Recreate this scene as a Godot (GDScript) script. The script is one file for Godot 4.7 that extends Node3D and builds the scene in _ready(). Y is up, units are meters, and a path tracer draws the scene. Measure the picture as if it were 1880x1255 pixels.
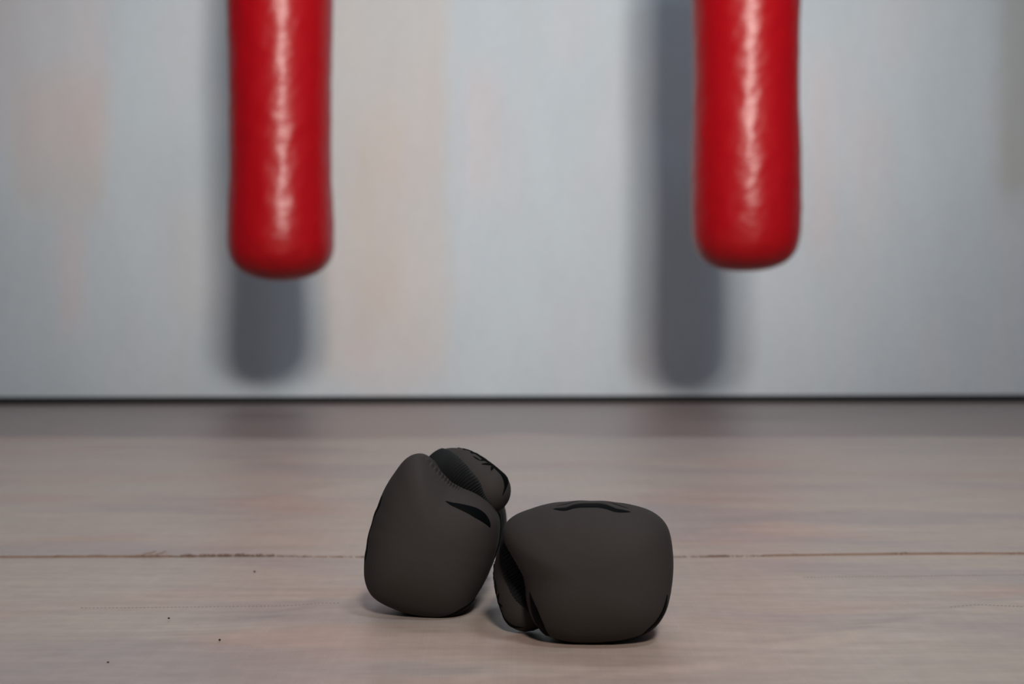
extends Node3D
# A gym corner: two boxing gloves on a canvas floor, two red punching bags hanging before a pale wall.

const CAM_H := 0.249
const WALL_Z := -5.33
const CEIL_Y := 3.3
const ROOM_X := 4.5
const BACK_Z := 5.6

var M := {}

# ---------------------------------------------------------------- helpers
func mat(col: Color, rough := 0.8, spec := 0.5) -> StandardMaterial3D:
	var m := StandardMaterial3D.new()
	m.albedo_color = col
	m.roughness = rough
	m.metallic_specular = spec
	return m

func tag(o: Node, label: String, category := "", group := "", kind := "") -> Node:
	if label != "":
		o.set_meta("label", label)
	if category != "":
		o.set_meta("category", category)
	if group != "":
		o.set_meta("group", group)
	if kind != "":
		o.set_meta("kind", kind)
	return o

func base(called: String, at := Vector3.ZERO, basis_ := Basis()) -> Node3D:
	var o := Node3D.new()
	o.name = called
	o.transform = Transform3D(basis_, at)
	add_child(o, true)
	return o

func put(called: String, mesh: Mesh, m: Material, parent: Node = self, at := Vector3.ZERO) -> MeshInstance3D:
	var o := MeshInstance3D.new()
	o.name = called
	o.mesh = mesh
	o.material_override = null
	for i in mesh.get_surface_count():
		o.set_surface_override_material(i, m)
	o.position = at
	o.cast_shadow = GeometryInstance3D.SHADOW_CASTING_SETTING_ON
	parent.add_child(o, true)
	return o

# a grid of points rows x cols -> smooth mesh; uvs optional
func grid_mesh(pts: PackedVector3Array, rows: int, cols: int, wrap: bool, flip: bool, uvs := PackedVector2Array(), uv2s := PackedVector2Array()) -> ArrayMesh:
	var idx := PackedInt32Array()
	var nrm := PackedVector3Array()
	nrm.resize(pts.size())
	var last := cols if wrap else cols - 1
	for r in rows - 1:
		for c in last:
			var a := r * cols + c
			var b := r * cols + (c + 1) % cols
			var d := (r + 1) * cols + c
			var e := (r + 1) * cols + (c + 1) % cols
			for t in [[a, b, d], [b, e, d]]:
				var i0: int = t[0]
				var i1: int = t[2] if flip else t[1]
				var i2: int = t[1] if flip else t[2]
				idx.append(i0); idx.append(i1); idx.append(i2)
				var n := (pts[i2] - pts[i0]).cross(pts[i1] - pts[i0])
				nrm[i0] += n; nrm[i1] += n; nrm[i2] += n
	for i in nrm.size():
		nrm[i] = nrm[i].normalized() if nrm[i].length() > 1e-14 else Vector3.UP
	# rows that collapse to a pole share one normal
	for r in [0, rows - 1]:
		if cols > 2 and pts[r * cols].distance_to(pts[r * cols + cols / 2]) < 1e-6:
			var s := Vector3.ZERO
			for c in cols:
				s += nrm[r * cols + c]
			for c in cols:
				nrm[r * cols + c] = s.normalized()
	var arr := []
	arr.resize(Mesh.ARRAY_MAX)
	arr[Mesh.ARRAY_VERTEX] = pts
	arr[Mesh.ARRAY_NORMAL] = nrm
	arr[Mesh.ARRAY_INDEX] = idx
	if uvs.size():
		arr[Mesh.ARRAY_TEX_UV] = uvs
	if uv2s.size():
		arr[Mesh.ARRAY_TEX_UV2] = uv2s
	var am := ArrayMesh.new()
	am.add_surface_from_arrays(Mesh.PRIMITIVE_TRIANGLES, arr)
	return am

func box(called: String, lo: Vector3, hi: Vector3, m: Material, parent: Node = self) -> MeshInstance3D:
	var b := BoxMesh.new()
	b.size = hi - lo
	return put(called, b, m, parent, (lo + hi) / 2.0)

# profile: array of Vector2(radius, y), bottom to top
func lathe(profile: Array, n := 48, wob: FastNoiseLite = null) -> ArrayMesh:
	var pts := PackedVector3Array()
	for p in profile:
		for c in n:
			var a := TAU * c / n
			var r: float = p.x
			if wob and r > 0.05:
				r += 0.0022 * wob.get_noise_3d(cos(a) * 2.2, p.y * 11.0, sin(a) * 2.2) + 0.0012 * wob.get_noise_3d(cos(a) * 5.0 + 9.0, p.y * 26.0, sin(a) * 5.0)
			pts.append(Vector3(cos(a) * r, p.y, sin(a) * r))
	return grid_mesh(pts, profile.size(), n, true, true)

func tube(path: Array, rad: float, n := 10, closed := false) -> ArrayMesh:
	var pts := PackedVector3Array()
	var k := path.size()
	var up := Vector3(0.31, 0.13, 0.94).normalized()
	var rows := k + 1 if closed else k
	for i0 in rows:
		var i := i0 % k
		var prev: Vector3 = path[(i - 1 + k) % k] if closed else path[maxi(i - 1, 0)]
		var next: Vector3 = path[(i + 1) % k] if closed else path[mini(i + 1, k - 1)]
		var t := (next - prev).normalized()
		up = (up - t * up.dot(t)).normalized()
		var s := t.cross(up)
		for c in n:
			var a := TAU * c / n
			pts.append(path[i] + (up * cos(a) + s * sin(a)) * rad)
	return grid_mesh(pts, rows, n, true, false)

func smooth(a: float, b: float, x: float) -> float:
	var t := clampf((x - a) / (b - a), 0.0, 1.0)
	return t * t * (3.0 - 2.0 * t)

# ---------------------------------------------------------------- boxing glove
# Local frame: x to the little-finger side (thumb at -x), y to the back of the hand, z towards the knuckles.
# The axis of the fist is x = y = 0, the foremost point of the padding is z = 0.
const OUT := [[156, 0], [155, 35], [152, 60], [146, 83], [133, 100], [113, 113], [83, 122], [48, 127], [3, 129], [-42, 127], [-82, 122], [-112, 112], [-141, 101], [-157, 86], [-161, 68], [-148, 45], [-134, 20], [-120, -5], [-115, -32], [-112, -62], [-100, -95], [-77, -120], [-47, -129], [0, -132], [38, -129], [83, -120], [108, -112], [128, -97], [143, -75], [150, -50], [154, -25]]
var radial := PackedFloat32Array()
const DOME := 0.050
const DOME_P := 2.5
const WRIST_Z := -0.175

func make_radial() -> void:
	var ang := []
	var rad := []
	for p in OUT:
		var v := Vector2(p[0] / 2270.0, p[1] / 2265.0 * 0.975)
		ang.append(fposmod(v.angle(), TAU))
		rad.append(v.length())
	var raw := PackedFloat32Array()
	for i in 360:
		var a := TAU * i / 360.0
		for k in ang.size():
			var a0: float = ang[k]
			var a1: float = ang[(k + 1) % ang.size()]
			if a1 < a0:
				a1 += TAU
			var aa := a
			if aa < a0:
				aa += TAU
			if aa >= a0 and aa <= a1:
				raw.append(lerpf(rad[k], rad[(k + 1) % rad.size()], (aa - a0) / (a1 - a0)))
				break
	# light smoothing of the traced outline
	for i in 360:
		var s := 0.0
		var w := 0.0
		for j in range(-7, 8):
			var g := exp(-j * j / 18.0)
			s += raw[(i + j + 360) % 360] * g
			w += g
		radial.append(s / w)

func outline(th: float) -> float:
	var f := fposmod(th, TAU) / TAU * 360.0
	var i := int(f)
	return lerpf(radial[i % 360], radial[(i + 1) % 360], f - i)

# th: angle round the fist, t: 0 at the foremost point, 1 at the widest section, 2 at the wrist
func fist_point(th: float, t: float) -> Vector3:
	var r := outline(th)
	var c := cos(th)
	var s := sin(th)
	if t <= 1.0:
		var q := t * PI / 2.0
		var k := pow(sin(q), 2.0 / DOME_P) if t > 0.0 else 0.0
		var z := -DOME * (1.0 - pow(maxf(cos(q), 0.0), 2.0 / DOME_P))
		# puckered seam where the padding meets the thumb
		var side := smooth(0.40, 0.12, absf(wrapf(th - 3.10, -PI, PI)))
		var rib := side * smooth(0.72, 0.98, t) * (0.5 + 0.5 * sin(th * 118.0))
		k *= 1.0 - 0.040 * rib
		return Vector3(c * r * k, s * r * k, z)
	var u := t - 1.0
	var z2 := lerpf(-DOME, WRIST_Z, u)
	# round the section off towards the wrist
	var wr := 1.0 / sqrt(pow(c / 0.043, 2.0) + pow(s / 0.036, 2.0))
	var palm := maxf(0.0, -s)
	var f := smooth(0.12 - 0.1 * palm, 1.0, u)
	# the palm side hollows behind the rolled padding
	var rr := lerpf(r, wr, f) * (1.0 - 0.10 * palm * sin(PI * clampf((u - 0.35) / 0.5, 0.0, 1.0)))
	# crease between padding and thumb
	var side2 := smooth(0.55, 0.0, absf(wrapf(th - 3.22, -PI, PI)))
	rr -= 0.007 * side2 * smooth(0.0, 0.10, u)
	return Vector3(c * rr, s * rr - 0.016 * smooth(0.0, 1.0, u), z2)

func surf(f: int, a: float, b: float) -> Vector3:
	return fist_point(a, b) if f == 0 else thumb_point(a, b)

func surf_normal(f: int, a: float, b: float) -> Vector3:
	var e := 0.004
	var da := surf(f, a + e, b) - surf(f, a - e, b)
	var db := surf(f, a, b + e) - surf(f, a, b - e)
	return da.cross(db).normalized()

# thumb: spine through these points, radius along it
const SPINE := [Vector3(-0.022, -0.008, -0.165), Vector3(-0.041, 0.006, -0.135), Vector3(-0.0540, 0.006, -0.108), Vector3(-0.0590, -0.006, -0.088), Vector3(-0.0570, -0.022, -0.077), Vector3(-0.0530, -0.035, -0.072)]
const SPINE_R := [0.0235, 0.0250, 0.0255, 0.0250, 0.0235, 0.0215]
var spine_curve: Curve3D

func make_spine() -> void:
	spine_curve = Curve3D.new()
	spine_curve.bake_interval = 0.001
	for i in SPINE.size():
		var a: Vector3 = SPINE[maxi(i - 1, 0)]
		var b: Vector3 = SPINE[mini(i + 1, SPINE.size() - 1)]
		var h := (b - a) / 6.0
		spine_curve.add_point(SPINE[i], -h, h)

# ph: angle round the thumb, 0 = outwards (-x), 90 degrees = towards the knuckles; t: 0 wrist .. 1 tip
func thumb_point(ph: float, t: float) -> Vector3:
	var L := spine_curve.get_baked_length()
	var cap := 0.17
	var tt := minf(t, 1.0 - cap) / (1.0 - cap)
	var p := spine_curve.sample_baked(tt * L, true)
	var tan := (spine_curve.sample_baked(minf(tt * L + 0.002, L), true) - spine_curve.sample_baked(maxf(tt * L - 0.002, 0.0), true)).normalized()
	var f := tt * (SPINE_R.size() - 1)
	var i := mini(int(f), SPINE_R.size() - 2)
	var r := lerpf(SPINE_R[i], SPINE_R[i + 1], f - i)
	var out := Vector3(-1, 0, 0)
	out = (out - tan * out.dot(tan)).normalized()
	var fwd := out.cross(tan).normalized()
	if fwd.z < 0.0:
		fwd = -fwd
	if t > 1.0 - cap:
		var u := (t - (1.0 - cap)) / cap
		var k := sqrt(maxf(0.0, 1.0 - u * u)) if u < 1.0 else 0.0
		p += tan * r * 0.95 * u
		r *= k
	return p + (out * cos(ph) * 1.0 + fwd * sin(ph) * 0.96) * r

# raised strip on a surface between two lists of (a, b) points
func strip_mesh(f: int, A: Array, B: Array, high: float, mirror: bool, outward: float, n := 36, m := 8) -> ArrayMesh:
	var pts := PackedVector3Array()
	for i in n + 1:
		var u := float(i) / n
		var a := along(A, u)
		var b := along(B, u)
		for j in m + 1:
			var v := float(j) / m
			var q: Vector2 = a.lerp(b, v)
			var p: Vector3 = surf(f, q.x, q.y)
			var edge := smooth(0.0, 0.16, minf(v, 1.0 - v)) * smooth(0.0, 0.05, minf(u, 1.0 - u))
			p += surf_normal(f, q.x, q.y) * outward * (high * edge - 0.0003 * (1.0 - edge))
			if mirror:
				p.x = -p.x
			pts.append(p)
	var am := grid_mesh(pts, n + 1, m + 1, false, false)
	# turn the faces outwards
	var mid := along(A, 0.5).lerp(along(B, 0.5), 0.5)
	var want := surf_normal(f, mid.x, mid.y) * outward
	if mirror:
		want.x = -want.x
	var got: Vector3 = am.surface_get_arrays(0)[Mesh.ARRAY_NORMAL][(n / 2) * (m + 1) + m / 2]
	if got.dot(want) < 0.0:
		am = grid_mesh(pts, n + 1, m + 1, false, true)
	return am

func along(pl: Array, u: float) -> Vector2:
	var f := u * (pl.size() - 1)
	var i := mini(int(f), pl.size() - 2)
	var p0: Vector2 = pl[maxi(i - 1, 0)]
	var p3: Vector2 = pl[mini(i + 2, pl.size() - 1)]
	return (pl[i] as Vector2).cubic_interpolate(pl[i + 1], p0, p3, f - i)

func D(a: float, t: float) -> Vector2:
	return Vector2(deg_to_rad(a), t)

func line(pl: Array) -> Array:
	return pl

func glove(label: String, place: Transform3D, mirror: bool) -> Node3D:
	var root := base("boxing_glove", place.origin, place.basis)
	tag(root, label, "boxing glove", "pair of black boxing gloves")
	# padding
	var rows := 110
	var cols := 360
	var turns := []
	for c in 180:
		turns.append(lerpf(2.65, 3.55, c / 180.0))
	for c in 180:
		turns.append(lerpf(3.55, 2.65 + TAU, c / 180.0))
	var pts := PackedVector3Array()
	for r in rows:
		var t := 2.0 * r / (rows - 1)
		for c in cols:
			var p := fist_point(turns[c], t)
			if mirror:
				p.x = -p.x
			pts.append(p)
	var pad := put("padding", grid_mesh(pts, rows, cols, true, mirror), M.leather, root)
	# dark inlays
	var fp := 0
	var inlay := [
		# wedge beside the thumb
		[[D(185, 0.48), D(197, 0.525), D(209, 0.58), D(220, 0.655), D(229, 0.70), D(236, 0.70), D(241, 0.67)], [D(185, 0.48), D(195, 0.46), D(206, 0.45), D(216, 0.46), D(225, 0.49), D(234, 0.57), D(241, 0.67)]] if mirror else [[D(196, 0.64), D(205, 0.66), D(215, 0.71), D(226, 0.78), D(238, 0.90)], [D(196, 0.64), D(206, 0.56), D(217, 0.52), D(229, 0.56), D(240, 0.72)]],
		# crescent at the little-finger side
		[[D(348, 0.79), D(338, 0.86), D(328, 0.90), D(318, 0.93), D(306, 0.93)], [D(348, 0.79), D(338, 0.76), D(328, 0.73), D(318, 0.74), D(306, 0.93)]],
	]
	for k in inlay.size():
		var g := put("inlay", strip_mesh(fp, inlay[k][0], inlay[k][1], 0.0006, mirror, -1.0), M.gloss, pad)
		tag(g, "glossy black inlay")
	# winged emblem over the knuckles
	var wing_lo := [D(118.4, 0.810), D(111.9, 0.745), D(106.5, 0.735), D(100.0, 0.765), D(92.5, 0.785), D(86.0, 0.790), D(79.5, 0.785), D(72.0, 0.765), D(65.5, 0.735), D(60.1, 0.745), D(53.6, 0.810)]
	var wing_hi := [D(118.4, 0.810), D(111.9, 0.830), D(106.5, 0.840), D(100.0, 0.910), D(92.5, 0.960), D(86.0, 0.970), D(79.5, 0.960), D(72.0, 0.910), D(65.5, 0.840), D(60.1, 0.830), D(53.6, 0.810)]
	tag(put("emblem", strip_mesh(fp, wing_lo, wing_hi, 0.0003, mirror, -1.0, 60), M.gloss, pad), "glossy black winged emblem")
	for s in [[D(115.2, 0.890), D(108.7, 0.910), D(102.2, 0.990), D(97.9, 1.070)], [D(56.8, 0.890), D(63.3, 0.910), D(69.8, 0.990), D(74.1, 1.070)]]:
		var s2 := []
		for q in s:
			s2.append(q + Vector2(0, 0.04 if q != s[0] and q != s[3] else 0.0))
		put("emblem_stroke", strip_mesh(fp, s, s2, 0.00015, mirror, -1.0, 20, 4), M.gloss, pad)
	# seam round the padding
	var seam := []
	for i in 160:
		var th := TAU * i / 160.0
		var p := fist_point(th, 1.30) * Vector3(1.004, 1.004, 1)
		if mirror:
			p.x = -p.x
		seam.append(p)
	put("seam", tube(seam, 0.0009, 6, true), M.gloss, pad)
	# thumb
	rows = 80
	cols = 96
	pts = PackedVector3Array()
	for r in rows:
		for c in cols:
			var p := thumb_point(TAU * c / cols, float(r) / (rows - 1))
			if mirror:
				p.x = -p.x
			pts.append(p)
	var thumb := put("thumb", grid_mesh(pts, rows, cols, true, mirror), M.leather, root)
	fix_out(thumb, mirror)
	var tp := 1
	# sign of outward for the thumb's parameters
	var ow := 1.0
	var probe := surf_normal(tp, 0.0, 0.5)
	if probe.x > 0.0:
		ow = -1.0
	# ribbed panel on the face towards the padding: one rib per step along the thumb
	var ribs := 44
	var per := 8
	rows = ribs * per + 1
	cols = 22
	pts = PackedVector3Array()
	for r in rows:
		var u := float(r) / (rows - 1)
		var t := lerpf(0.34, 0.95, u)
		var lo := lerpf(8.0, 46.0, minf(u / 0.55, 1.0)) + 62.0 * pow(smooth(0.4, 1.12, u), 1.2)
		var hi := 172.0
		var slant := 0.0
		for c in cols:
			var v := float(c) / (cols - 1)
			var ph := deg_to_rad(lerpf(lo, hi, v))
			slant = -0.09 * v
			var tc := clampf(t + slant, 0.0, 0.99)
			var p: Vector3 = thumb_point(ph, tc)
			var edge := smooth(0.0, 0.06, minf(v, 1.0 - v)) * smooth(0.0, 0.02, minf(u, 1.0 - u))
			var hump := absf(sin(PI * r / per))
			p += surf_normal(tp, ph, tc) * ow * ((0.0001 + 0.0016 * hump) * edge - 0.0003 * (1.0 - edge))
			if mirror:
				p.x = -p.x
			pts.append(p)
	var rp := put("ribbed_panel", grid_mesh(pts, rows, cols, false, mirror), M.rib, thumb)
	tag(rp, "black ribbed fabric panel", "", "", "stuff")
	fix_out(rp, mirror, true)
	# dark band round the outer end of the thumb
	var b0 := [D(4, 0.52), D(5, 0.60), D(9, 0.68), D(14, 0.76), D(19, 0.84), D(25, 0.90), D(36, 0.945), D(62, 0.975)]
	var b1 := [D(-2, 0.52), D(-16, 0.60), D(-24, 0.68), D(-28, 0.76), D(-26, 0.84), D(-14, 0.90), D(12, 0.945), D(58, 0.975)]
	tag(put("thumb_trim", strip_mesh(tp, b0, b1, 0.0005, mirror, ow, 40), M.gloss, thumb), "glossy black trim")
	# lettering: strokes in a frame that runs along the thumb (x) and round it (y), V E N U M
	var letters := [
		[[0.0, 1.0, 0.5, 0.0], [1.0, 1.0, 0.5, 0.0]],
		[[0.0, 0.0, 0.0, 1.0], [0.0, 1.0, 0.9, 1.0], [0.0, 0.5, 0.7, 0.5], [0.0, 0.0, 0.9, 0.0]],
		[[0.0, 0.0, 0.0, 1.0], [0.0, 1.0, 0.9, 0.0], [0.9, 0.0, 0.9, 1.0]],
		[[0.0, 1.0, 0.1, 0.1], [0.1, 0.0, 0.8, 0.0], [0.8, 0.1, 0.9, 1.0]],
		[[0.0, 0.0, 0.1, 1.0], [0.1, 1.0, 0.5, 0.2], [0.5, 0.2, 0.9, 1.0], [0.9, 1.0, 1.0, 0.0]],
	]
	var t0 := 0.80
	for li in letters.size():
		var st := SurfaceTool.new()
		for s in letters[li]:
			var turn := -9.0 * li
			var a := Vector2(deg_to_rad(turn + lerpf(2.0, 32.0, s[1])), t0 - 0.072 * li - 0.052 * s[0])
			var b := Vector2(deg_to_rad(turn + lerpf(2.0, 32.0, s[3])), t0 - 0.072 * li - 0.052 * s[2])
			var w := Vector2(-(b - a).y * 3.0, (b - a).x / 3.0)
			w = w / Vector2(w.x / 3.0, w.y).length() * 0.009
			w.x = w.x * 1.0
			var mid := a.lerp(b, 0.5)
			var A := [a, mid + w * 1.1, b]
			var B := [a, mid - w * 1.1, b]
			st.append_from(strip_mesh(tp, A, B, 0.0007, mirror, ow, 14, 4), 0, Transform3D())
		put("letter", st.commit(), M.gloss, thumb)
	# web between thumb and padding
	# cuff: a padded sleeve with an open end
	var prof := [[0.035, 0.0275, -0.255], [0.037, 0.030, -0.262], [0.041, 0.034, -0.268], [0.045, 0.038, -0.266], [0.047, 0.040, -0.258], [0.0475, 0.0405, -0.24], [0.047, 0.040, -0.215], [0.046, 0.039, -0.195], [0.044, 0.037, -0.178], [0.041, 0.034, -0.165], [0.036, 0.030, -0.160]]
	pts = PackedVector3Array()
	var inner := [[0.033, 0.026, -0.17], [0.034, 0.027, -0.22]]
	for p in inner + prof:
		for c in 72:
			var a := TAU * c / 72
			pts.append(Vector3(cos(a) * p[0] * (-1.0 if mirror else 1.0), sin(a) * p[1] * 0.92 - 0.018, p[2]))
	put("cuff", grid_mesh(pts, prof.size() + 2, 72, true, not mirror), M.leather, root)
	# hook-and-loop wrist strap
	var sp := [[0.0462, 0.0392, -0.190], [0.0485, 0.0415, -0.1915], [0.0495, 0.0425, -0.197], [0.0500, 0.0430, -0.215], [0.0500, 0.0430, -0.232], [0.0492, 0.0422, -0.238], [0.0470, 0.0400, -0.2395]]
	pts = PackedVector3Array()
	for p in sp:
		for c in 72:
			var a := TAU * c / 72
			pts.append(Vector3(cos(a) * p[0] * (-1.0 if mirror else 1.0), sin(a) * p[1] * 0.92 - 0.018, p[2]))
	put("wrist_strap", grid_mesh(pts, sp.size(), 72, true, mirror == false), M.rib, root)
	return root

# makes sure the faces of a closed or open shell look away from its middle (or towards +z for panels)
func fix_out(o: MeshInstance3D, _mirror: bool, forward := false) -> void:
	var am: ArrayMesh = o.mesh
	var arr := am.surface_get_arrays(0)
	var v: PackedVector3Array = arr[Mesh.ARRAY_VERTEX]
	var nn: PackedVector3Array = arr[Mesh.ARRAY_NORMAL]
	var c := am.get_aabb().get_center()
	var s := 0.0
	for i in range(0, v.size(), 7):
		s += nn[i].z if forward else nn[i].dot((v[i] - c).normalized())
	if s >= 0.0:
		return
	var idx: PackedInt32Array = arr[Mesh.ARRAY_INDEX]
	for i in range(0, idx.size(), 3):
		var k := idx[i + 1]
		idx[i + 1] = idx[i + 2]
		idx[i + 2] = k
	for i in nn.size():
		nn[i] = -nn[i]
	arr[Mesh.ARRAY_INDEX] = idx
	arr[Mesh.ARRAY_NORMAL] = nn
	var out := ArrayMesh.new()
	out.add_surface_from_arrays(Mesh.PRIMITIVE_TRIANGLES, arr)
	var m := o.get_surface_override_material(0)
	o.mesh = out
	o.set_surface_override_material(0, m)

# ---------------------------------------------------------------- punching bag
func bag(label: String, at: Vector3, prof: Array, seed_: int) -> Node3D:
	var root := base("punching_bag", at)
	tag(root, label, "punching bag", "red punching bags hanging in a row")
	var n := FastNoiseLite.new()
	n.seed = seed_
	n.frequency = 1.0
	# resample the profile finely
	for i in prof.size():
		prof[i] *= 0.966
	var fine := []
	for i in prof.size() - 1:
		for k in 10:
			var p0: Vector2 = prof[maxi(i - 1, 0)]
			var p3: Vector2 = prof[mini(i + 2, prof.size() - 1)]
			fine.append((prof[i] as Vector2).cubic_interpolate(prof[i + 1], p0, p3, k / 10.0))
	fine.append(prof[prof.size() - 1])
	var body := put("body", lathe(fine, 96, n), M.red, root)
	var top: float = prof[prof.size() - 1].y
	# stitched rim, four webbing straps, rings and the chain above the frame
	put("rim", lathe([Vector2(0.150, top - 0.045), Vector2(0.1655, top - 0.04), Vector2(0.1675, top - 0.02), Vector2(0.1655, top + 0.002), Vector2(0.150, top + 0.006)], 64), M.red, root)
	var meet := Vector3(0, top + 0.34, 0)
	for k in 4:
		var a := TAU * (k + 0.5) / 4
		var foot := Vector3(cos(a) * 0.166, top - 0.03, sin(a) * 0.166)
		var path := []
		for i in 9:
			path.append(foot.lerp(meet, i / 8.0))
		put("strap", tube(path, 0.007, 8), M.webbing, root)
	var ring := []
	for i in 24:
		ring.append(meet + Vector3(cos(TAU * i / 24) * 0.022, 0.012 + sin(TAU * i / 24) * 0.022, 0))
	put("ring", tube(ring, 0.004, 8, true), M.steel, root)
	var y := meet.y + 0.045
	var link := []
	for i in 20:
		var a := TAU * i / 20
		link.append(Vector3(cos(a) * 0.011, sin(a) * 0.011 + (0.011 if sin(a) >= 0 else -0.011), 0))
	var lm := tube(link, 0.0035, 7, true)
	var k2 := 0
	while y + at.y < CEIL_Y - 0.03:
		var o := put("chain_link", lm, M.steel, root, Vector3(0, y, 0))
		o.rotation.y = PI / 2 * (k2 % 2)
		y += 0.0365
		k2 += 1
	put("ceiling_hook", lathe([Vector2(0.0, CEIL_Y - at.y - 0.045), Vector2(0.012, CEIL_Y - at.y - 0.043), Vector2(0.012, CEIL_Y - at.y - 0.014), Vector2(0.045, CEIL_Y - at.y - 0.010), Vector2(0.045, CEIL_Y - at.y + 0.001)], 32), M.steel, root)
	return root

# ---------------------------------------------------------------- textures
func noise(seed_: int, freq: float, oct := 4) -> FastNoiseLite:
	var n := FastNoiseLite.new()
	n.seed = seed_
	n.noise_type = FastNoiseLite.TYPE_SIMPLEX_SMOOTH
	n.frequency = freq
	n.fractal_octaves = oct
	return n

func soft_box(x: float, y: float, x0: float, x1: float, y0: float, y1: float, e: float) -> float:
	return smooth(x0 - e, x0 + e, x) * smooth(x1 + e, x1 - e, x) * smooth(y0 - e * 2, y0 + e * 2, y) * smooth(y1 + e * 2, y1 - e * 2, y)

# patchy distemper on the wall: the picture covers 9 m x 3.3 m
func wall_texture() -> ImageTexture:
	var w := 1200
	var h := 440
	var im := Image.create(w, h, false, Image.FORMAT_RGB8)
	var n1 := noise(3, 1.0, 3)
	var n2 := noise(8, 1.0, 4)
	var n3 := noise(15, 1.0, 3)
	var cool := Color(0.768, 0.812, 0.842)
	var pink := Color(0.850, 0.785, 0.785)
	var ochre := Color(0.815, 0.755, 0.715)
	# repainted or stained places: x0, x1, y0, y1 in metres, amount, kind
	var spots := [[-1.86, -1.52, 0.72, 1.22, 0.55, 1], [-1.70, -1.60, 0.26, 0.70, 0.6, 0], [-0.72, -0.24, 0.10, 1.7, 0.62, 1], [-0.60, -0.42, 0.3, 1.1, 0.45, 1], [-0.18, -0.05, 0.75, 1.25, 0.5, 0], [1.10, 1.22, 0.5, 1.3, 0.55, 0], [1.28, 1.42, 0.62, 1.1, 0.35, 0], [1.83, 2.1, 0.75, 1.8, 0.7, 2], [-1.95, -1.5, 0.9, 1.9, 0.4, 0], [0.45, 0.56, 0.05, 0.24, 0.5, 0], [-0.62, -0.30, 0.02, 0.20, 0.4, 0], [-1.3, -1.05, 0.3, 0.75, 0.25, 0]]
	for j in h:
		for i in w:
			var x := (i + 0.5) / w * 9.0 - 4.5
			var y := 3.3 - (j + 0.5) / h * 3.3
			var c := cool
			var p := clampf(0.5 + 1.3 * n1.get_noise_2d(x * 2.6, y * 0.8), 0.0, 1.0)
			c = c.lerp(pink, 0.12 * smooth(0.45, 0.95, p))
			var wx := x + 0.015 * n3.get_noise_2d(x * 6.0, y * 6.0)
			var wy := y + 0.04 * n3.get_noise_2d(x * 5.0 + 40.0, y * 5.0)
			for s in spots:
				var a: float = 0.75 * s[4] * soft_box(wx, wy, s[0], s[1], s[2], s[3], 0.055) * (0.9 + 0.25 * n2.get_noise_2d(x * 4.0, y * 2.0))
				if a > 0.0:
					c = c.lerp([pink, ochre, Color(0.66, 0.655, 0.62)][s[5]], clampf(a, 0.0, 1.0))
			var g := 1.0 + 0.014 * n2.get_noise_2d(x * 5.0, y * 1.6) + 0.012 * n2.get_noise_2d(x * 22.0, y * 16.0)
			im.set_pixel(i, j, Color(c.r * g, c.g * g, c.b * g))
	return ImageTexture.create_from_image(im)

# canvas of the floor: 9 m x 11 m
func floor_texture() -> ImageTexture:
	var w := 1500
	var h := 1500
	var im := Image.create(w, h, false, Image.FORMAT_RGB8)
	var n1 := noise(21, 1.0, 4)
	var n2 := noise(22, 1.0, 3)
	var n3 := noise(23, 1.0, 3)
	var n4 := noise(24, 1.0, 2)
	var beige := Color(0.735, 0.672, 0.624)
	var rose := Color(0.738, 0.632, 0.584)
	var grey := Color(0.678, 0.625, 0.605)
	for j in h:
		for i in w:
			var x := (i + 0.5) / w * 6.0 - 3.0
			var z := (j + 0.5) / h * 5.6 - 5.4
			var c := beige
			c = c.lerp(rose, 0.75 * smooth(0.05, 0.5, n1.get_noise_2d(x * 1.3 + z * 0.9, z * 2.4)))
			c = c.lerp(grey, 0.75 * smooth(0.0, 0.45, n2.get_noise_2d(x * 1.5 - z * 1.8, z * 3.2 + 7.0)))
			var g := 1.0 + 0.05 * n3.get_noise_2d(x * 4.0, z * 40.0) + 0.035 * n4.get_noise_2d(x * 30.0, z * 60.0)
			im.set_pixel(i, j, Color(c.r * g, c.g * g, c.b * g))
	return ImageTexture.create_from_image(im)

# plain weave, 64 threads each way
func weave_texture() -> ImageTexture:
	var s := 256
	var im := Image.create(s, s, false, Image.FORMAT_RGB8)
	var rng := RandomNumberGenerator.new()
	rng.seed = 5
	var rowt := []
	var colt := []
	for i in 64:
		rowt.append(rng.randf_range(0.94, 1.0))
		colt.append(rng.randf_range(0.95, 1.0))
	for j in s:
		for i in s:
			var a := i / 4
			var b := j / 4
			var over := (a + b) % 2 == 0
			var k := (i % 4) if over else (j % 4)
			var v: float = (rowt[b] if over else colt[a]) * (0.955 if k == 0 or k == 3 else 1.0) * rng.randf_range(0.97, 1.0)
			im.set_pixel(i, j, Color(v, v, v))
	return ImageTexture.create_from_image(im)

func noise_tex(freq: float, seed_: int, size := 512, oct := 4) -> NoiseTexture2D:
	var t := NoiseTexture2D.new()
	t.width = size
	t.height = size
	t.seamless = true
	t.noise = noise(seed_, freq, oct)
	return t

const FOLDS := [[Vector2(0.10, -1.09), Vector2(0.50, -1.34), 0.0022, 0.014, 1.0], [Vector2(0.02, -1.02), Vector2(0.30, -1.16), 0.0014, 0.011, -0.6], [Vector2(-0.155, -1.036), Vector2(-0.100, -1.040), 0.0016, 0.003, 0.0], [Vector2(-0.33, -1.05), Vector2(-0.12, -1.42), 0.0018, 0.022, 1.0], [Vector2(-0.60, -1.9), Vector2(-0.15, -2.5), 0.0030, 0.05, 1.0], [Vector2(0.25, -1.8), Vector2(0.75, -2.2), 0.0025, 0.04, -1.0], [Vector2(-0.05, -1.03), Vector2(0.02, -1.10), 0.0012, 0.009, 0.0]]

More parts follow.
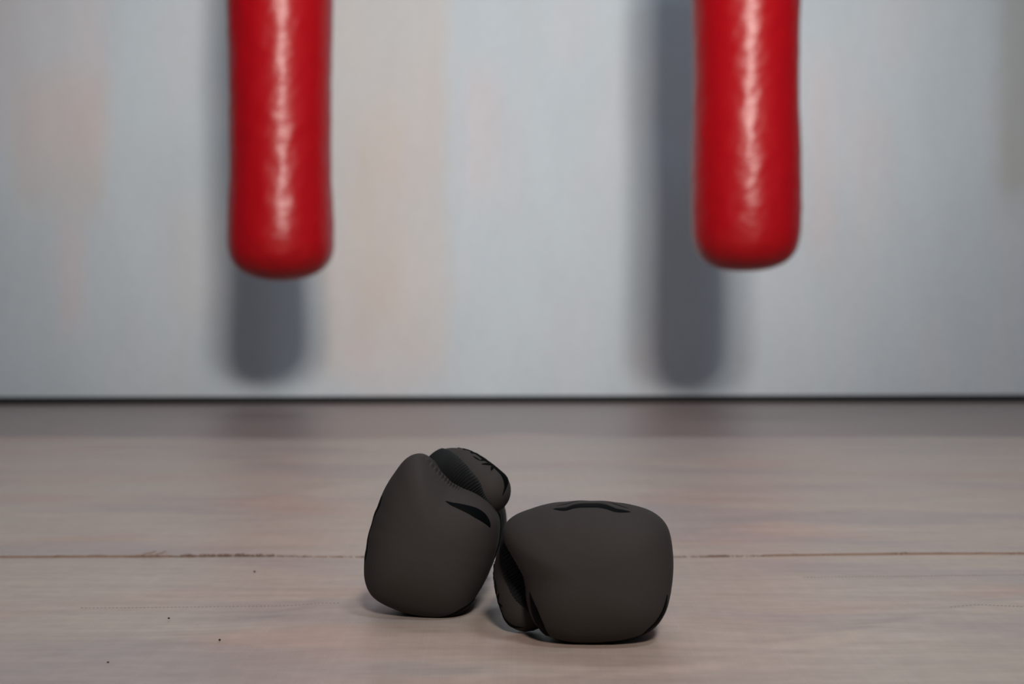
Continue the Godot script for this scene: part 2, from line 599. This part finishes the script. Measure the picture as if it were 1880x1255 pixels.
func floor_h(x: float, z: float, n: FastNoiseLite, n2: FastNoiseLite) -> float:
	var f := 0.0032 * n.get_noise_2d(x * 0.9 + z * 1.1, z * 2.6) + 0.0012 * n2.get_noise_2d(x * 2.2 - z * 2.0, z * 7.0)
	# low folds that run across the sheet
	for r in (FOLDS if z > -2.8 and absf(x) < 1.0 else []):
		var a: Vector2 = r[0]
		var b: Vector2 = r[1]
		var p := Vector2(x, z)
		var s := clampf((p - a).dot(b - a) / (b - a).length_squared(), 0.0, 1.0)
		var q := a.lerp(b, s)
		q.y += 0.012 * sin(s * PI * 1.3) * r[4]
		var dd: float = p.distance_to(q) / r[3]
		if dd < 3.0:
			f += r[2] * exp(-dd * dd) * smooth(0.0, 0.15, minf(s, 1.0 - s) + 0.02)
	# flat where the gloves lie
	var k := smooth(0.22, 0.13, Vector2((x - 0.0) / 1.1, z + 1.24).length())
	return f * (1.0 - k) - 0.003 * (1.0 - k)

# ---------------------------------------------------------------- scene
func _ready() -> void:
	# camera
	var cam := Camera3D.new()
	cam.name = "camera"
	cam.fov = rad_to_deg(2.0 * atan(627.5 / 2611.0))
	cam.near = 0.05
	cam.far = 60.0
	cam.transform = Transform3D(Basis(Vector3(0, 0, 1), deg_to_rad(-0.14)) * Basis(Vector3(1, 0, 0), deg_to_rad(-0.318)), Vector3(0, CAM_H, 0))
	var att := CameraAttributesPhysical.new()
	att.frustum_focal_length = 50.0
	att.frustum_focus_distance = 1.22
	att.exposure_aperture = 5.6
	cam.attributes = att
	add_child(cam)
	cam.fov = rad_to_deg(2.0 * atan(627.5 / 2611.0))
	cam.current = true
	# environment
	var we := WorldEnvironment.new()
	we.name = "surroundings"
	var e := Environment.new()
	e.background_mode = Environment.BG_COLOR
	e.background_color = Color(0.35, 0.38, 0.42)
	e.tonemap_mode = Environment.TONE_MAPPER_LINEAR
	e.tonemap_exposure = 1.0
	e.sdfgi_enabled = true
	e.ssao_enabled = true
	e.ssil_enabled = true
	we.environment = e
	add_child(we)
	make_materials()
	make_radial()
	make_spine()
	# lamps
	lamp_on_stand("studio lamp on a black stand behind the camera, the one nearest the right wall", Vector3(0.98, 0, 2.6), 2.55, Vector3(-0.05, 1.45, -5.3), 25.5, 17.0)
	lamp_on_stand("studio lamp on a black stand behind the camera, left of its twin", Vector3(0.50, 0, 2.6), 2.65, Vector3(-0.05, 0.45, -5.0), 16.5, 34.0)
	ceiling_panel("square white ceiling light to the right in front of the boxing gloves", Vector3(1.05, CEIL_Y, 0.4), Vector2(0.6, 0.6), 4.2)
	ceiling_panel("long white ceiling light crosswise before the punching bags", Vector3(0.1, CEIL_Y, -2.7), Vector2(2.4, 0.4), 2.3)
	structure()
	# bags
	var pl := [Vector2(0.0, 0.0), Vector2(0.045, 0.003), Vector2(0.088, 0.013), Vector2(0.124, 0.031), Vector2(0.149, 0.058), Vector2(0.1615, 0.092), Vector2(0.1645, 0.13), Vector2(0.1620, 0.22), Vector2(0.1565, 0.34), Vector2(0.1565, 0.48), Vector2(0.1580, 0.64), Vector2(0.1620, 0.80), Vector2(0.1650, 1.0), Vector2(0.1600, 1.25), Vector2(0.1590, 1.42)]
	bag("red vinyl punching bag on the left, hanging slightly lower than the other", Vector3(-0.690, 0.410, -4.25), pl, 4)
	var pr := [Vector2(0.0, 0.0), Vector2(0.045, 0.003), Vector2(0.088, 0.013), Vector2(0.124, 0.032), Vector2(0.148, 0.062), Vector2(0.1590, 0.100), Vector2(0.1625, 0.145), Vector2(0.1640, 0.23), Vector2(0.1625, 0.35), Vector2(0.1575, 0.50), Vector2(0.1575, 0.64), Vector2(0.1615, 0.80), Vector2(0.1650, 0.95), Vector2(0.1600, 1.25), Vector2(0.1590, 1.42)]
	bag("red vinyl punching bag on the right, hanging slightly higher than the other", Vector3(0.675, 0.428, -4.10), pr, 11)
	# gloves
	var at_r := Transform3D(Basis(Vector3.UP, deg_to_rad(-7.5)), Vector3(0.0552, 0.0560, -1.110))
	glove("black boxing glove lying palm down, on the right, thumb tucked at its left", at_r, false)
	var roll := Basis(Vector3(0, 0, 1), deg_to_rad(74.0))
	var tilt := Basis(Vector3(1, 0, 0), deg_to_rad(-3.0))
	var at_l := Transform3D(Basis(Vector3.UP, deg_to_rad(-2.5)) * tilt * roll, Vector3(-0.0735, 0.0685, -1.222))
	glove("black boxing glove tipped on its side, on the left, thumb on top", at_l, true)
	small_things()

func make_materials() -> void:
	var leather := mat(Color(0.203, 0.184, 0.176), 0.75, 0.30)
	leather.heightmap_enabled = true
	leather.heightmap_texture = noise_tex(0.10, 31, 512, 3)
	leather.heightmap_scale = 0.012
	leather.uv1_triplanar = true
	leather.uv1_scale = Vector3(9, 9, 9)
	M.leather = leather
	M.gloss = mat(Color(0.025, 0.030, 0.032), 0.6, 0.12)
	M.rib = mat(Color(0.088, 0.096, 0.100), 0.7, 0.3)
	var red := mat(Color(0.640, 0.016, 0.062), 0.35, 0.45)
	red.heightmap_enabled = true
	red.heightmap_texture = noise_tex(0.012, 41, 512, 4)
	red.heightmap_scale = 0.16
	red.uv1_triplanar = true
	red.uv1_scale = Vector3(1.6, 2.6, 1.6)
	M.red = red
	M.webbing = mat(Color(0.10, 0.10, 0.11), 0.85)
	var steel := mat(Color(0.62, 0.62, 0.64), 0.35)
	steel.metallic = 1.0
	M.steel = steel
	M.black_metal = mat(Color(0.07, 0.07, 0.075), 0.5)
	M.white_metal = mat(Color(0.85, 0.85, 0.84), 0.5)
	var wall := mat(Color(1, 1, 1), 0.9, 0.3)
	wall.albedo_texture = wall_texture()
	M.wall = wall
	M.plain_wall = mat(Color(0.575, 0.635, 0.715), 0.9, 0.3)
	M.ceiling = mat(Color(0.60, 0.655, 0.73), 0.95, 0.2)
	M.skirting = mat(Color(0.16, 0.16, 0.165), 0.7, 0.3)
	M.board = mat(Color(0.560, 0.485, 0.460), 0.33, 0.40)
	var canvas := mat(Color(1, 1, 1), 0.41, 0.48)
	canvas.albedo_texture = floor_texture()
	canvas.detail_enabled = true
	canvas.detail_blend_mode = BaseMaterial3D.BLEND_MODE_MUL
	canvas.detail_albedo = weave_texture()
	canvas.detail_uv_layer = BaseMaterial3D.DETAIL_UV_2
	M.canvas = canvas
	M.thread = mat(Color(0.52, 0.43, 0.375), 0.9, 0.2)
	M.stitch = mat(Color(0.52, 0.47, 0.44), 0.9, 0.2)
	M.crumb = mat(Color(0.13, 0.11, 0.10), 0.9, 0.2)

func glow(col: Color, e: float) -> StandardMaterial3D:
	var m := mat(Color(0.9, 0.9, 0.9), 0.6)
	m.emission_enabled = true
	m.emission = col
	m.emission_energy_multiplier = e
	return m

func lamp_on_stand(label: String, foot: Vector3, high: float, aim: Vector3, energy: float, cone: float) -> void:
	var root := base("studio_lamp", foot)
	tag(root, label, "lamp", "studio lamps behind the camera")
	put("pole", lathe([Vector2(0.016, 0.05), Vector2(0.016, high * 0.5), Vector2(0.012, high * 0.5 + 0.01), Vector2(0.012, high - 0.12)], 20), M.black_metal, root)
	for k in 3:
		var a := TAU * k / 3 + 0.3
		put("leg", tube([Vector3(0, 0.75, 0), Vector3(cos(a) * 0.28, 0.36, sin(a) * 0.28), Vector3(cos(a) * 0.52, 0.012, sin(a) * 0.52)], 0.011, 8), M.black_metal, root)
	var head := Node3D.new()
	head.name = "head"
	root.add_child(head, true)
	var dir := (aim - (foot + Vector3(0, high, 0))).normalized()
	head.transform = Transform3D(Basis.looking_at(dir, Vector3.UP), Vector3(0, high, 0))
	var shell := lathe([Vector2(0.0, -0.30), Vector2(0.09, -0.29), Vector2(0.11, -0.25), Vector2(0.12, -0.10), Vector2(0.24, 0.0), Vector2(0.235, 0.0), Vector2(0.11, -0.095), Vector2(0.0, -0.09)], 40)
	var s := put("housing", shell, M.black_metal, head)
	s.rotation.x = -PI / 2
	var disc := lathe([Vector2(0.0, -0.010), Vector2(0.205, -0.010), Vector2(0.215, -0.005), Vector2(0.205, 0.0), Vector2(0.0, 0.004)], 40)
	var g := put("lamp_glass", disc, glow(Color(1.0, 0.93, 0.86), 6.0), head)
	g.rotation.x = -PI / 2
	var l := SpotLight3D.new()
	l.name = "lamp_light"
	l.light_color = Color(1.0, 0.965, 0.93)
	l.light_energy = energy
	l.light_size = 0.26
	l.spot_range = 30.0
	l.spot_attenuation = 2.0
	l.spot_angle = cone
	l.spot_angle_attenuation = 1.0
	l.shadow_enabled = true
	head.add_child(l)
	l.position = Vector3(0, 0, -0.22)

func ceiling_panel(label: String, at: Vector3, size: Vector2, energy: float) -> void:
	var root := base("ceiling_light", at)
	tag(root, label, "ceiling light", "ceiling lights")
	var hx := size.x / 2
	var hz := size.y / 2
	box("housing", Vector3(-hx, -0.05, -hz), Vector3(hx, 0.0, hz), M.white_metal, root)
	box("diffuser_light", Vector3(-hx + 0.015, -0.056, -hz + 0.015), Vector3(hx - 0.015, -0.05, hz - 0.015), glow(Color(0.96, 0.98, 1.0), 2.5), root)
	var l := AreaLight3D.new()
	l.name = "panel_light"
	l.area_size = size - Vector2(0.03, 0.03)
	l.light_color = Color(0.90, 0.95, 1.0)
	l.light_energy = energy
	l.area_range = 20.0
	l.shadow_enabled = true
	root.add_child(l)
	l.position = Vector3(0, -0.07, 0)
	l.rotation.x = -PI / 2

func sbox(called: String, lo: Vector3, hi: Vector3, m: Material, label: String) -> MeshInstance3D:
	var o := box(called, lo, hi, m)
	tag(o, label, "", "", "structure")
	return o

func structure() -> void:
	var t := 0.15
	# far wall, with its own UVs so the patches stay where they are
	var q := PackedVector3Array([Vector3(-ROOM_X, CEIL_Y, WALL_Z), Vector3(ROOM_X, CEIL_Y, WALL_Z), Vector3(-ROOM_X, 0.0, WALL_Z), Vector3(ROOM_X, 0.0, WALL_Z)])
	var uv := PackedVector2Array([Vector2(0, 0), Vector2(1, 0), Vector2(0, 1), Vector2(1, 1)])
	var far := sbox("wall_far", Vector3(-ROOM_X - t, -t, WALL_Z - t), Vector3(ROOM_X + t, CEIL_Y + t, WALL_Z - 0.004), M.plain_wall, "pale grey wall behind the punching bags with patchy paint")
	var slab := slab_mesh(q, uv, Vector3(0, 0, -0.004))
	var paint := put("painted_face", slab, M.wall, far)
	paint.position = -far.position
	sbox("wall_left", Vector3(-ROOM_X - t, -t, WALL_Z), Vector3(-ROOM_X, CEIL_Y, BACK_Z), M.plain_wall, "plain grey wall to the left, outside the picture")
	sbox("wall_right", Vector3(ROOM_X, -t, WALL_Z), Vector3(ROOM_X + t, CEIL_Y, BACK_Z), M.plain_wall, "plain grey wall to the right, outside the picture")
	sbox("wall_near", Vector3(-ROOM_X - t, -t, BACK_Z), Vector3(ROOM_X + t, CEIL_Y, BACK_Z + t), M.plain_wall, "plain grey wall behind the camera")
	sbox("ceiling", Vector3(-ROOM_X - t, CEIL_Y, WALL_Z - t), Vector3(ROOM_X + t, CEIL_Y + t, BACK_Z + t), M.ceiling, "plain ceiling above the picture")
	sbox("baseboard_far", Vector3(-ROOM_X, -0.01, WALL_Z), Vector3(ROOM_X, 0.018, WALL_Z + 0.008), M.skirting, "thin dark strip along the foot of the far wall")
	# floor: a slab under two sheets of canvas that meet at a frayed seam
	var fl := sbox("floor", Vector3(-ROOM_X - t, -t, WALL_Z - t), Vector3(ROOM_X + t, -0.010, BACK_Z + t), M.board, "floor covered with beige canvas sheets joined by a frayed seam")
	var n := noise(51, 1.0, 3)
	var n2 := noise(52, 1.0, 2)
	for k in 2:
		var z0 := -3.82 if k == 0 else -1.604
		var z1 := -1.590 if k == 0 else BACK_Z
		var nx := 220 if k == 0 else 420
		var nz := 200 if k == 0 else 400
		var pts := PackedVector3Array()
		var uvs := PackedVector2Array()
		var uv2 := PackedVector2Array()
		for j in nz + 1:
			var f := float(j) / nz
			# finer rows near the seam and the gloves
			var z := lerpf(z0, z1, 1.0 - pow(1.0 - f, 1.4)) if k == 0 else lerpf(z0, z1, pow(f, 2.3))
			for i in nx + 1:
				var x := lerpf(-ROOM_X, ROOM_X, float(i) / nx)
				var u := float(i) / nx * 2.0 - 1.0
				x = ROOM_X * (0.22 * u + 0.78 * u * u * u)
				var y := floor_h(x, z, n, n2)
				var edge := absf(z - (z1 if k == 0 else z0))
				# the near sheet lies over the far one at the seam
				if k == 0:
					z += 0.09 * n2.get_noise_2d(x * 1.3, 60.0) * smooth(-3.4, -3.82, z)
					y -= 0.0010 * smooth(0.03, 0.012, edge)
				else:
					y += 0.0006 * smooth(0.02, 0.0, edge)
				pts.append(Vector3(x, y, z))
				uvs.append(Vector2((x + 3.0) / 6.0, (z + 5.4) / 5.6))
				uv2.append(Vector2(x / 0.07, z / 0.07))
		var o := put("canvas_sheet", grid_mesh(pts, nz + 1, nx + 1, false, false, uvs, uv2), M.canvas, fl)
		o.position = -fl.position
		fix_up(o)
	# frayed threads along the seam
	var rng := RandomNumberGenerator.new()
	rng.seed = 77
	var st := SurfaceTool.new()
	st.begin(Mesh.PRIMITIVE_TRIANGLES)
	for i in 15000:
		var x := rng.randf_range(-1.35, 1.35)
		var px := 940.0 + x * 1632.0
		var much := 1.0
		var tall := 0.0030
		if px > 330.0 and px < 500.0:
			much = 0.8
			tall = 0.0042
		elif px >= 500.0 and px < 1300.0:
			much = 0.28
			tall = 0.0026
		elif px >= 1340.0 and px < 1400.0:
			much = 0.15
		much *= 0.85 + 0.4 * n.get_noise_2d(x * 30.0, 90.0)
		if rng.randf() > much:
			continue
		var z := -1.6045 + rng.randf_range(-0.003, 0.0012)
		var h := tall * rng.randf_range(0.5, 1.1) * (0.9 + 0.4 * n.get_noise_2d(x * 40.0, 12.0))
		var y := floor_h(x, z, n, n2) + h * 0.4
		sliver(st, Vector3(x, y, z), Vector3(rng.randf_range(-0.004, 0.004), h, rng.randf_range(-0.002, 0.001)), rng.randf_range(0.00022, 0.0004))
	# a longer tuft that stands up left of the gloves
	for i in 9:
		var x := -0.412 + rng.randf_range(-0.014, 0.014)
		var d := Vector3(rng.randf_range(0.015, 0.040), rng.randf_range(0.004, 0.009), -rng.randf_range(0.003, 0.012))
		sliver(st, Vector3(x, floor_h(x, -1.6, n, n2) + 0.003, -1.604), d, 0.00028)
	var fr := put("frayed_seam", st.commit(), M.thread, fl)
	fr.position = -fl.position
	tag(fr, "frayed brown threads along the seam", "", "", "stuff")
	# the rolled hem that shows where the seam is whole
	for part in [[-1.35, -0.385], [0.285, 1.35]]:
		var path := []
		var x: float = part[0]
		while x <= part[1]:
			path.append(Vector3(x, floor_h(x, -1.605, n, n2) + 0.0004 + 0.0002 * sin(x * 900.0), -1.6055 + 0.0008 * n.get_noise_2d(x * 12.0, 3.0)))
			x += 0.003
		var o := put("seam_cord", tube(path, 0.0024, 6), M.thread, fl)
		o.position = -fl.position
	# rows of stitching in the near sheet
	for row in [[0.30, 0.62, -1.470, 0.010], [0.40, 0.52, -1.298, 0.006], [-0.40, -0.16, -1.318, 0.004]]:
		var ss := SurfaceTool.new()
		ss.begin(Mesh.PRIMITIVE_TRIANGLES)
		var x: float = row[0]
		while x < row[1]:
			var z: float = row[2] + row[3] * sin(x * 7.0)
			sliver(ss, Vector3(x, floor_h(x, z, n, n2) + 0.0003, z), Vector3(0.0022, 0, 0), 0.00022)
			x += 0.0036
		var o := put("stitching", ss.commit(), M.stitch, fl)
		o.position = -fl.position
		tag(o, "row of small dark stitches", "", "", "stuff")

func slab_mesh(q: PackedVector3Array, uv: PackedVector2Array, back: Vector3) -> ArrayMesh:
	var st := SurfaceTool.new()
	st.begin(Mesh.PRIMITIVE_TRIANGLES)
	var n := -back.normalized()
	for side in 2:
		for k in ([0, 1, 2, 1, 3, 2] if side == 0 else [0, 2, 1, 1, 2, 3]):
			st.set_normal(n if side == 0 else -n)
			st.set_uv(uv[k])
			st.add_vertex(q[k] + (Vector3.ZERO if side == 0 else back))
	return st.commit()

func fix_up(o: MeshInstance3D) -> void:
	var arr := (o.mesh as ArrayMesh).surface_get_arrays(0)
	if arr[Mesh.ARRAY_NORMAL][50].y > 0.0:
		return
	var idx: PackedInt32Array = arr[Mesh.ARRAY_INDEX]
	var nn: PackedVector3Array = arr[Mesh.ARRAY_NORMAL]
	for i in range(0, idx.size(), 3):
		var k := idx[i + 1]
		idx[i + 1] = idx[i + 2]
		idx[i + 2] = k
	for i in nn.size():
		nn[i] = -nn[i]
	arr[Mesh.ARRAY_INDEX] = idx
	arr[Mesh.ARRAY_NORMAL] = nn
	var out := ArrayMesh.new()
	out.add_surface_from_arrays(Mesh.PRIMITIVE_TRIANGLES, arr)
	var m := o.get_surface_override_material(0)
	o.mesh = out
	o.set_surface_override_material(0, m)

# a thin three-sided thread centred on p
func sliver(st: SurfaceTool, p: Vector3, d: Vector3, r: float) -> void:
	var a := p - d / 2
	var b := p + d / 2
	var ref := Vector3.UP if absf(d.normalized().y) < 0.45 else Vector3(0, 0, 1)
	var s := d.normalized().cross(ref).normalized() * r
	var up := ref * r * 1.6
	for f in [[a - s, a + up, b - s], [a + up, b + up, b - s], [a + s, b + s, a + up], [a + up, b + s, b + up]]:
		var nn: Vector3 = (f[2] - f[0]).cross(f[1] - f[0]).normalized()
		for v in f:
			st.set_normal(nn)
			st.add_vertex(v)

func small_things() -> void:
	# crumbs of dirt on the canvas
	var rng := RandomNumberGenerator.new()
	rng.seed = 9
	var where := [[308, 1131, "dark crumb of dirt on the canvas, upper of two at the left"], [401, 1171, "dark crumb of dirt on the canvas, lower of two at the left"], [466, 1046, "pale crumb of dirt on the canvas just before the seam"], [196, 1212, "tiny dark crumb near the lower left corner of the canvas"]]
	for c in where:
		var d: float = 2611.0 * CAM_H / (c[1] - 613.0)
		var pts := PackedVector3Array()
		for r in 6:
			var la := PI * r / 5.0 - PI / 2
			for k in 8:
				var a := TAU * k / 8
				var rr := 0.0011 * (1.0 if r == 0 or r == 5 else rng.randf_range(0.7, 1.2))
				pts.append(Vector3(cos(a) * cos(la), sin(la) * 0.7, sin(a) * cos(la)) * rr)
		var o := put("dirt_crumb", grid_mesh(pts, 6, 8, true, true), M.crumb, self, Vector3((c[0] - 940.0) * d / 2611.0, -0.001, -d))
		tag(o, c[2], "crumb", "crumbs on the canvas")
